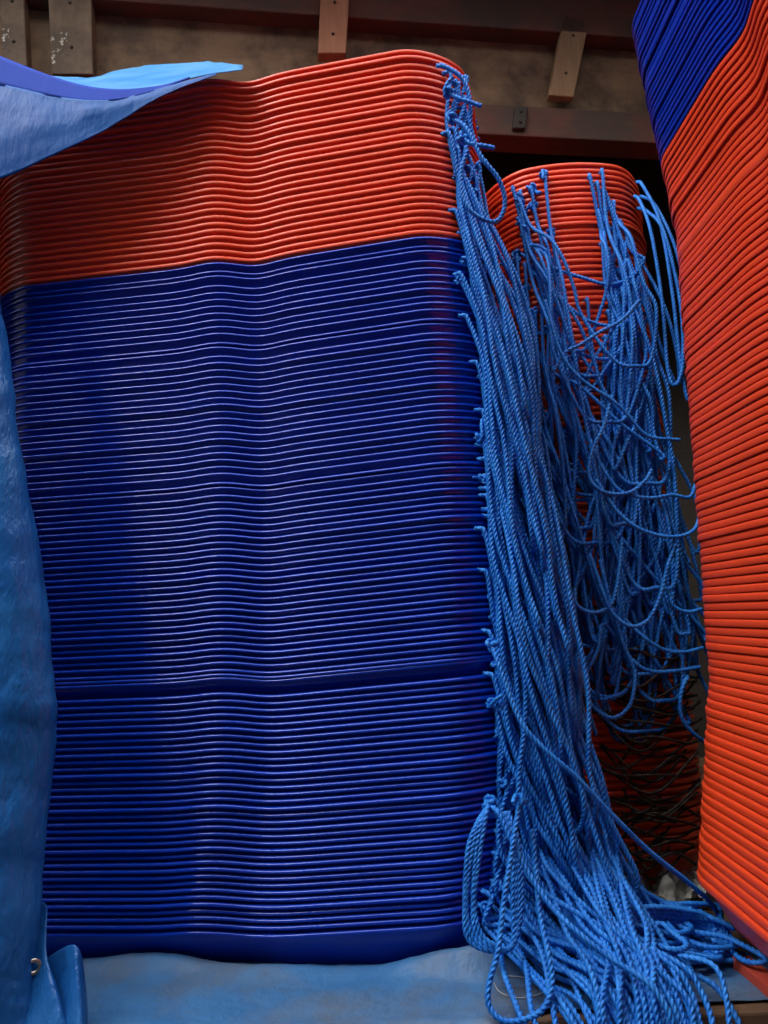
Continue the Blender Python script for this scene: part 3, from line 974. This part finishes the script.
# upper tarp: drawn over the top of the front stack
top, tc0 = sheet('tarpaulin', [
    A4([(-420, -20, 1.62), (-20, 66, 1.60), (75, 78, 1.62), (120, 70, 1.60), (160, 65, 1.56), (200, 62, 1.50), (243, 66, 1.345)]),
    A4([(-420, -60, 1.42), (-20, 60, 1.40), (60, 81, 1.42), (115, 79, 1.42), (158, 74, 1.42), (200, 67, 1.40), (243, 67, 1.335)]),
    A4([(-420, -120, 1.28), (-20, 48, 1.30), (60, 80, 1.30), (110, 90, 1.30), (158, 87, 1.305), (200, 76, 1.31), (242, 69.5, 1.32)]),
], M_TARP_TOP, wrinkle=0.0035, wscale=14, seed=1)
tag(top, 'blue tarp, painted sunlit, drawn over the top corner of the front stack', 'tarp')
band, _ = sheet('hem_band', [
    [q - tc0 for q in A4([(-420, -120, 1.276), (-20, 48, 1.296), (60, 79, 1.296), (110, 89, 1.296), (158, 86, 1.301), (190, 77, 1.307)])],
    [q - tc0 for q in A4([(-420, -60, 1.262), (-20, 80, 1.284), (60, 98, 1.284), (110, 101, 1.288), (150, 92, 1.296), (190, 78, 1.306)])],
], M_HEM, res=(50, 8), wrinkle=0.0, parent=top)
flap, _ = sheet('flap', [
    [q - tc0 for q in A4([(-420, -62, 1.262), (-20, 78, 1.284), (60, 97, 1.284), (110, 100, 1.288), (150, 91, 1.296), (215, 74, 1.310)])],
    [q - tc0 for q in A4([(-420, 130, 1.24), (-20, 132, 1.268), (50, 126, 1.272), (100, 112, 1.280), (150, 95, 1.292), (216, 74.5, 1.308)])],
    [q - tc0 for q in A4([(-420, 330, 1.24), (-20, 187, 1.270), (30, 166, 1.272), (95, 135, 1.280), (160, 97, 1.292), (217, 75, 1.308)])],
], M_TARP_FLAP, res=(90, 30), wrinkle=0.003, wscale=13, seed=2, parent=top)
tag(band, 'deep blue hem band'); tag(flap, 'hanging front flap')

# side tarp: hangs in front of the far end of the front stack
side, sc0 = sheet('tarpaulin', [
    A4([(-420, 150, 1.16), (-60, 190, 1.21), (-30, 210, 1.225), (-12, 215, 1.25), (-14, 225, 1.29)]),
    A4([(-420, 300, 1.14), (-55, 305, 1.20), (-18, 308, 1.22), (2, 312, 1.25), (2, 312, 1.30)]),
    A4([(-420, 480, 1.13), (-45, 485, 1.185), (0, 488, 1.205), (24, 486, 1.24), (22, 486, 1.30)]),
    A4([(-420, 630, 1.12), (-30, 630, 1.175), (22, 630, 1.195), (50, 625, 1.235), (46, 626, 1.30)]),
    A4([(-420, 740, 1.11), (-30, 740, 1.165), (20, 742, 1.19), (52, 738, 1.23), (47, 740, 1.29)]),
    A4([(-420, 860, 1.10), (-35, 860, 1.155), (12, 862, 1.18), (44, 858, 1.22), (40, 860, 1.27)]),
    A4([(-420, 960, 1.09), (-40, 962, 1.145), (5, 965, 1.165), (33, 962, 1.20), (33, 965, 1.24)]),
    A4([(-420, 1060, 1.08), (-45, 1062, 1.13), (0, 1064, 1.15), (26, 1062, 1.165), (30, 1064, 1.18)]),
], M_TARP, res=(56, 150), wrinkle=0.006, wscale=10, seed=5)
tag(side, 'crinkled blue tarp hanging from above beside the blue sleds', 'tarp')
fold, _ = sheet('hem_fold', [
    [q - sc0 for q in A4([(38, 897, 1.262), (46, 905, 1.245), (47, 912, 1.24), (44, 925, 1.235)])],
    [q - sc0 for q in A4([(26, 935, 1.235), (38, 940, 1.222), (46, 950, 1.212), (44, 955, 1.225)])],
    [q - sc0 for q in A4([(20, 985, 1.205), (38, 990, 1.190), (54, 990, 1.178), (56, 985, 1.20)])],
    [q - sc0 for q in A4([(16, 1050, 1.165), (40, 1052, 1.155), (68, 1050, 1.150), (72, 1046, 1.17)])],
], M_TARP, res=(24, 40), wrinkle=0.0015, wscale=20, seed=6, parent=side)
roll, _ = sheet('hem_curl', [
    [q - sc0 for q in A4([(47, 958, 1.232), (60, 950, 1.222), (70, 945, 1.208), (76, 946, 1.20), (81, 955, 1.205), (84, 970, 1.215)])],
    [q - sc0 for q in A4([(51, 990, 1.212), (62, 980, 1.204), (72, 970, 1.190), (78, 975, 1.182), (84, 985, 1.19), (87, 1000, 1.20)])],
    [q - sc0 for q in A4([(60, 1045, 1.165), (66, 1040, 1.160), (76, 1035, 1.152), (82, 1036, 1.150), (86, 1040, 1.158), (87, 1046, 1.17)])],
], M_TARP, res=(36, 30), wrinkle=0.001, wscale=20, seed=7, parent=side)


def ring_mesh(name, R, r, nu=28, nv=10):
    u = np.arange(nu) * 2 * math.pi / nu; v = np.arange(nv) * 2 * math.pi / nv
    U, Vv = np.meshgrid(u, v, indexing='ij')
    P = np.stack([(R + r * np.cos(Vv)) * np.cos(U), (R + r * np.cos(Vv)) * np.sin(U), r * 0.6 * np.sin(Vv)], -1).reshape(-1, 3)
    i, j = np.meshgrid(np.arange(nu), np.arange(nv), indexing='ij')
    q = np.stack([i * nv + j, ((i + 1) % nu) * nv + j, ((i + 1) % nu) * nv + (j + 1) % nv, i * nv + (j + 1) % nv], -1).reshape(-1, 4)
    return mesh_np(name, P, q)


g = link('grommet', ring_mesh('grommet', 0.0085, 0.0030), M_METAL, side, loc=at(33.5, 967, 1.198) - sc0)
g.rotation_euler = (math.radians(88), 0, math.radians(32))
tag(g, 'round metal eyelet')

# ground tarp: lies on the bed under the front stack and bends down over the plank edge
rows = []
for f in np.linspace(0, 1, 25):
    row = []
    for x in np.linspace(-0.85, 0.60, 26):
        yb = 1.375 - 0.122 * (x + 0.25) + 0.0
        yb = yb + 0.09 if x < 0.2 else 1.36
        front_y = 1.125 if x < 0.14 else (1.125 + (x - 0.14) * 1.3 if x < 0.19 else 1.190 + 0.03 * (x - 0.19))
        y = yb + (front_y - yb) * f
        z = 0.003
        fs = 1.300 - 0.1228 * (x - 0.232)          # foot of the stack's front rim
        body = fs + 0.055
        if x < 0.145:
            lip = 0.017 + 0.009 * math.sin(x * 11 + 0.2) + 0.004 * math.sin(x * 27) + 0.016 * max(0, (x + 0.02) / 0.16)
            z += lip * math.exp(-((y - (fs + 0.012)) / 0.024) ** 2)
        if y < DECK_EDGE:
            z = 0.003 - (DECK_EDGE - y) * 1.7
        row.append((x, y, z))
    rows.append(row)
gt, gc = sheet('ground_tarp', rows, M_TARP_FLOOR, res=(200, 60), wrinkle=0.0022, wscale=22, seed=9, thick=0.001)
gt.location.z += 0.0025
tag(gt, 'dirty blue tarp spread on the planks under the front stack', 'tarp')

# ------------------------------------------------------------------ small things on the bed
# crumpled clear film behind the rope pile
rows = []
for i in range(7):
    row = []
    for j in range(9):
        px = 604 + j * 13; py = 858 + i * 9 + 4 * math.sin(j * 1.7 + i)
        q = at_floor(px, py, 0.02)
        row.append((q[0], q[1], 0.034 + 0.020 * math.sin(i * 1.9 + j * 2.3) + 0.014 * math.sin(j * 4.1)))
    rows.append(row)
film, _ = sheet('plastic_film', rows, M_FILM, res=(130, 100), wrinkle=0.013, wscale=38, seed=4, thick=0.0006)
film.location.z += 0.012
tag(film, 'crumpled clear plastic film on the bed behind the rope pile', 'plastic film')

# pale string on the ground tarp
S = [at_floor(x, y, 0.0085) for x, y in [(484, 966), (492, 978), (500, 992), (521, 998), (545, 990), (526, 978), (500, 976)]]
add_rope(S, 'thin pale string bent in a kinked loop on the ground tarp', None, mat=M_STRING, r=0.0011, lay=0.008, knot=False, name='string', cat='string')

# battens under the second stack, the near one painted red
b0 = at_floor(738, 974, 0.0)
bx = float(b0[0]) + 0.012
bat = link('wooden_batten', box_mesh('wooden_batten', (0.028, 0.62, 0.0225), 0.002), M_REDWOOD, loc=(bx + 0.010, float(b0[1]) - 0.30, 0.0113))
bat.rotation_euler = (0, 0, math.radians(2.0))
tag(bat, 'thin red painted batten on the planks under the edge of the orange stack', 'batten')
for yy in (0.70, 1.30):
    b2 = link('wooden_bearer', box_mesh('wooden_bearer', (0.22, 0.05, 0.0485), 0.002), M_DECK, loc=(RX + B_ + 0.02, yy, 0.0243))
    tag(b2, 'short wooden bearer under the %s end of the orange stack' % ('far' if yy > 1 else 'near'), 'bearer')
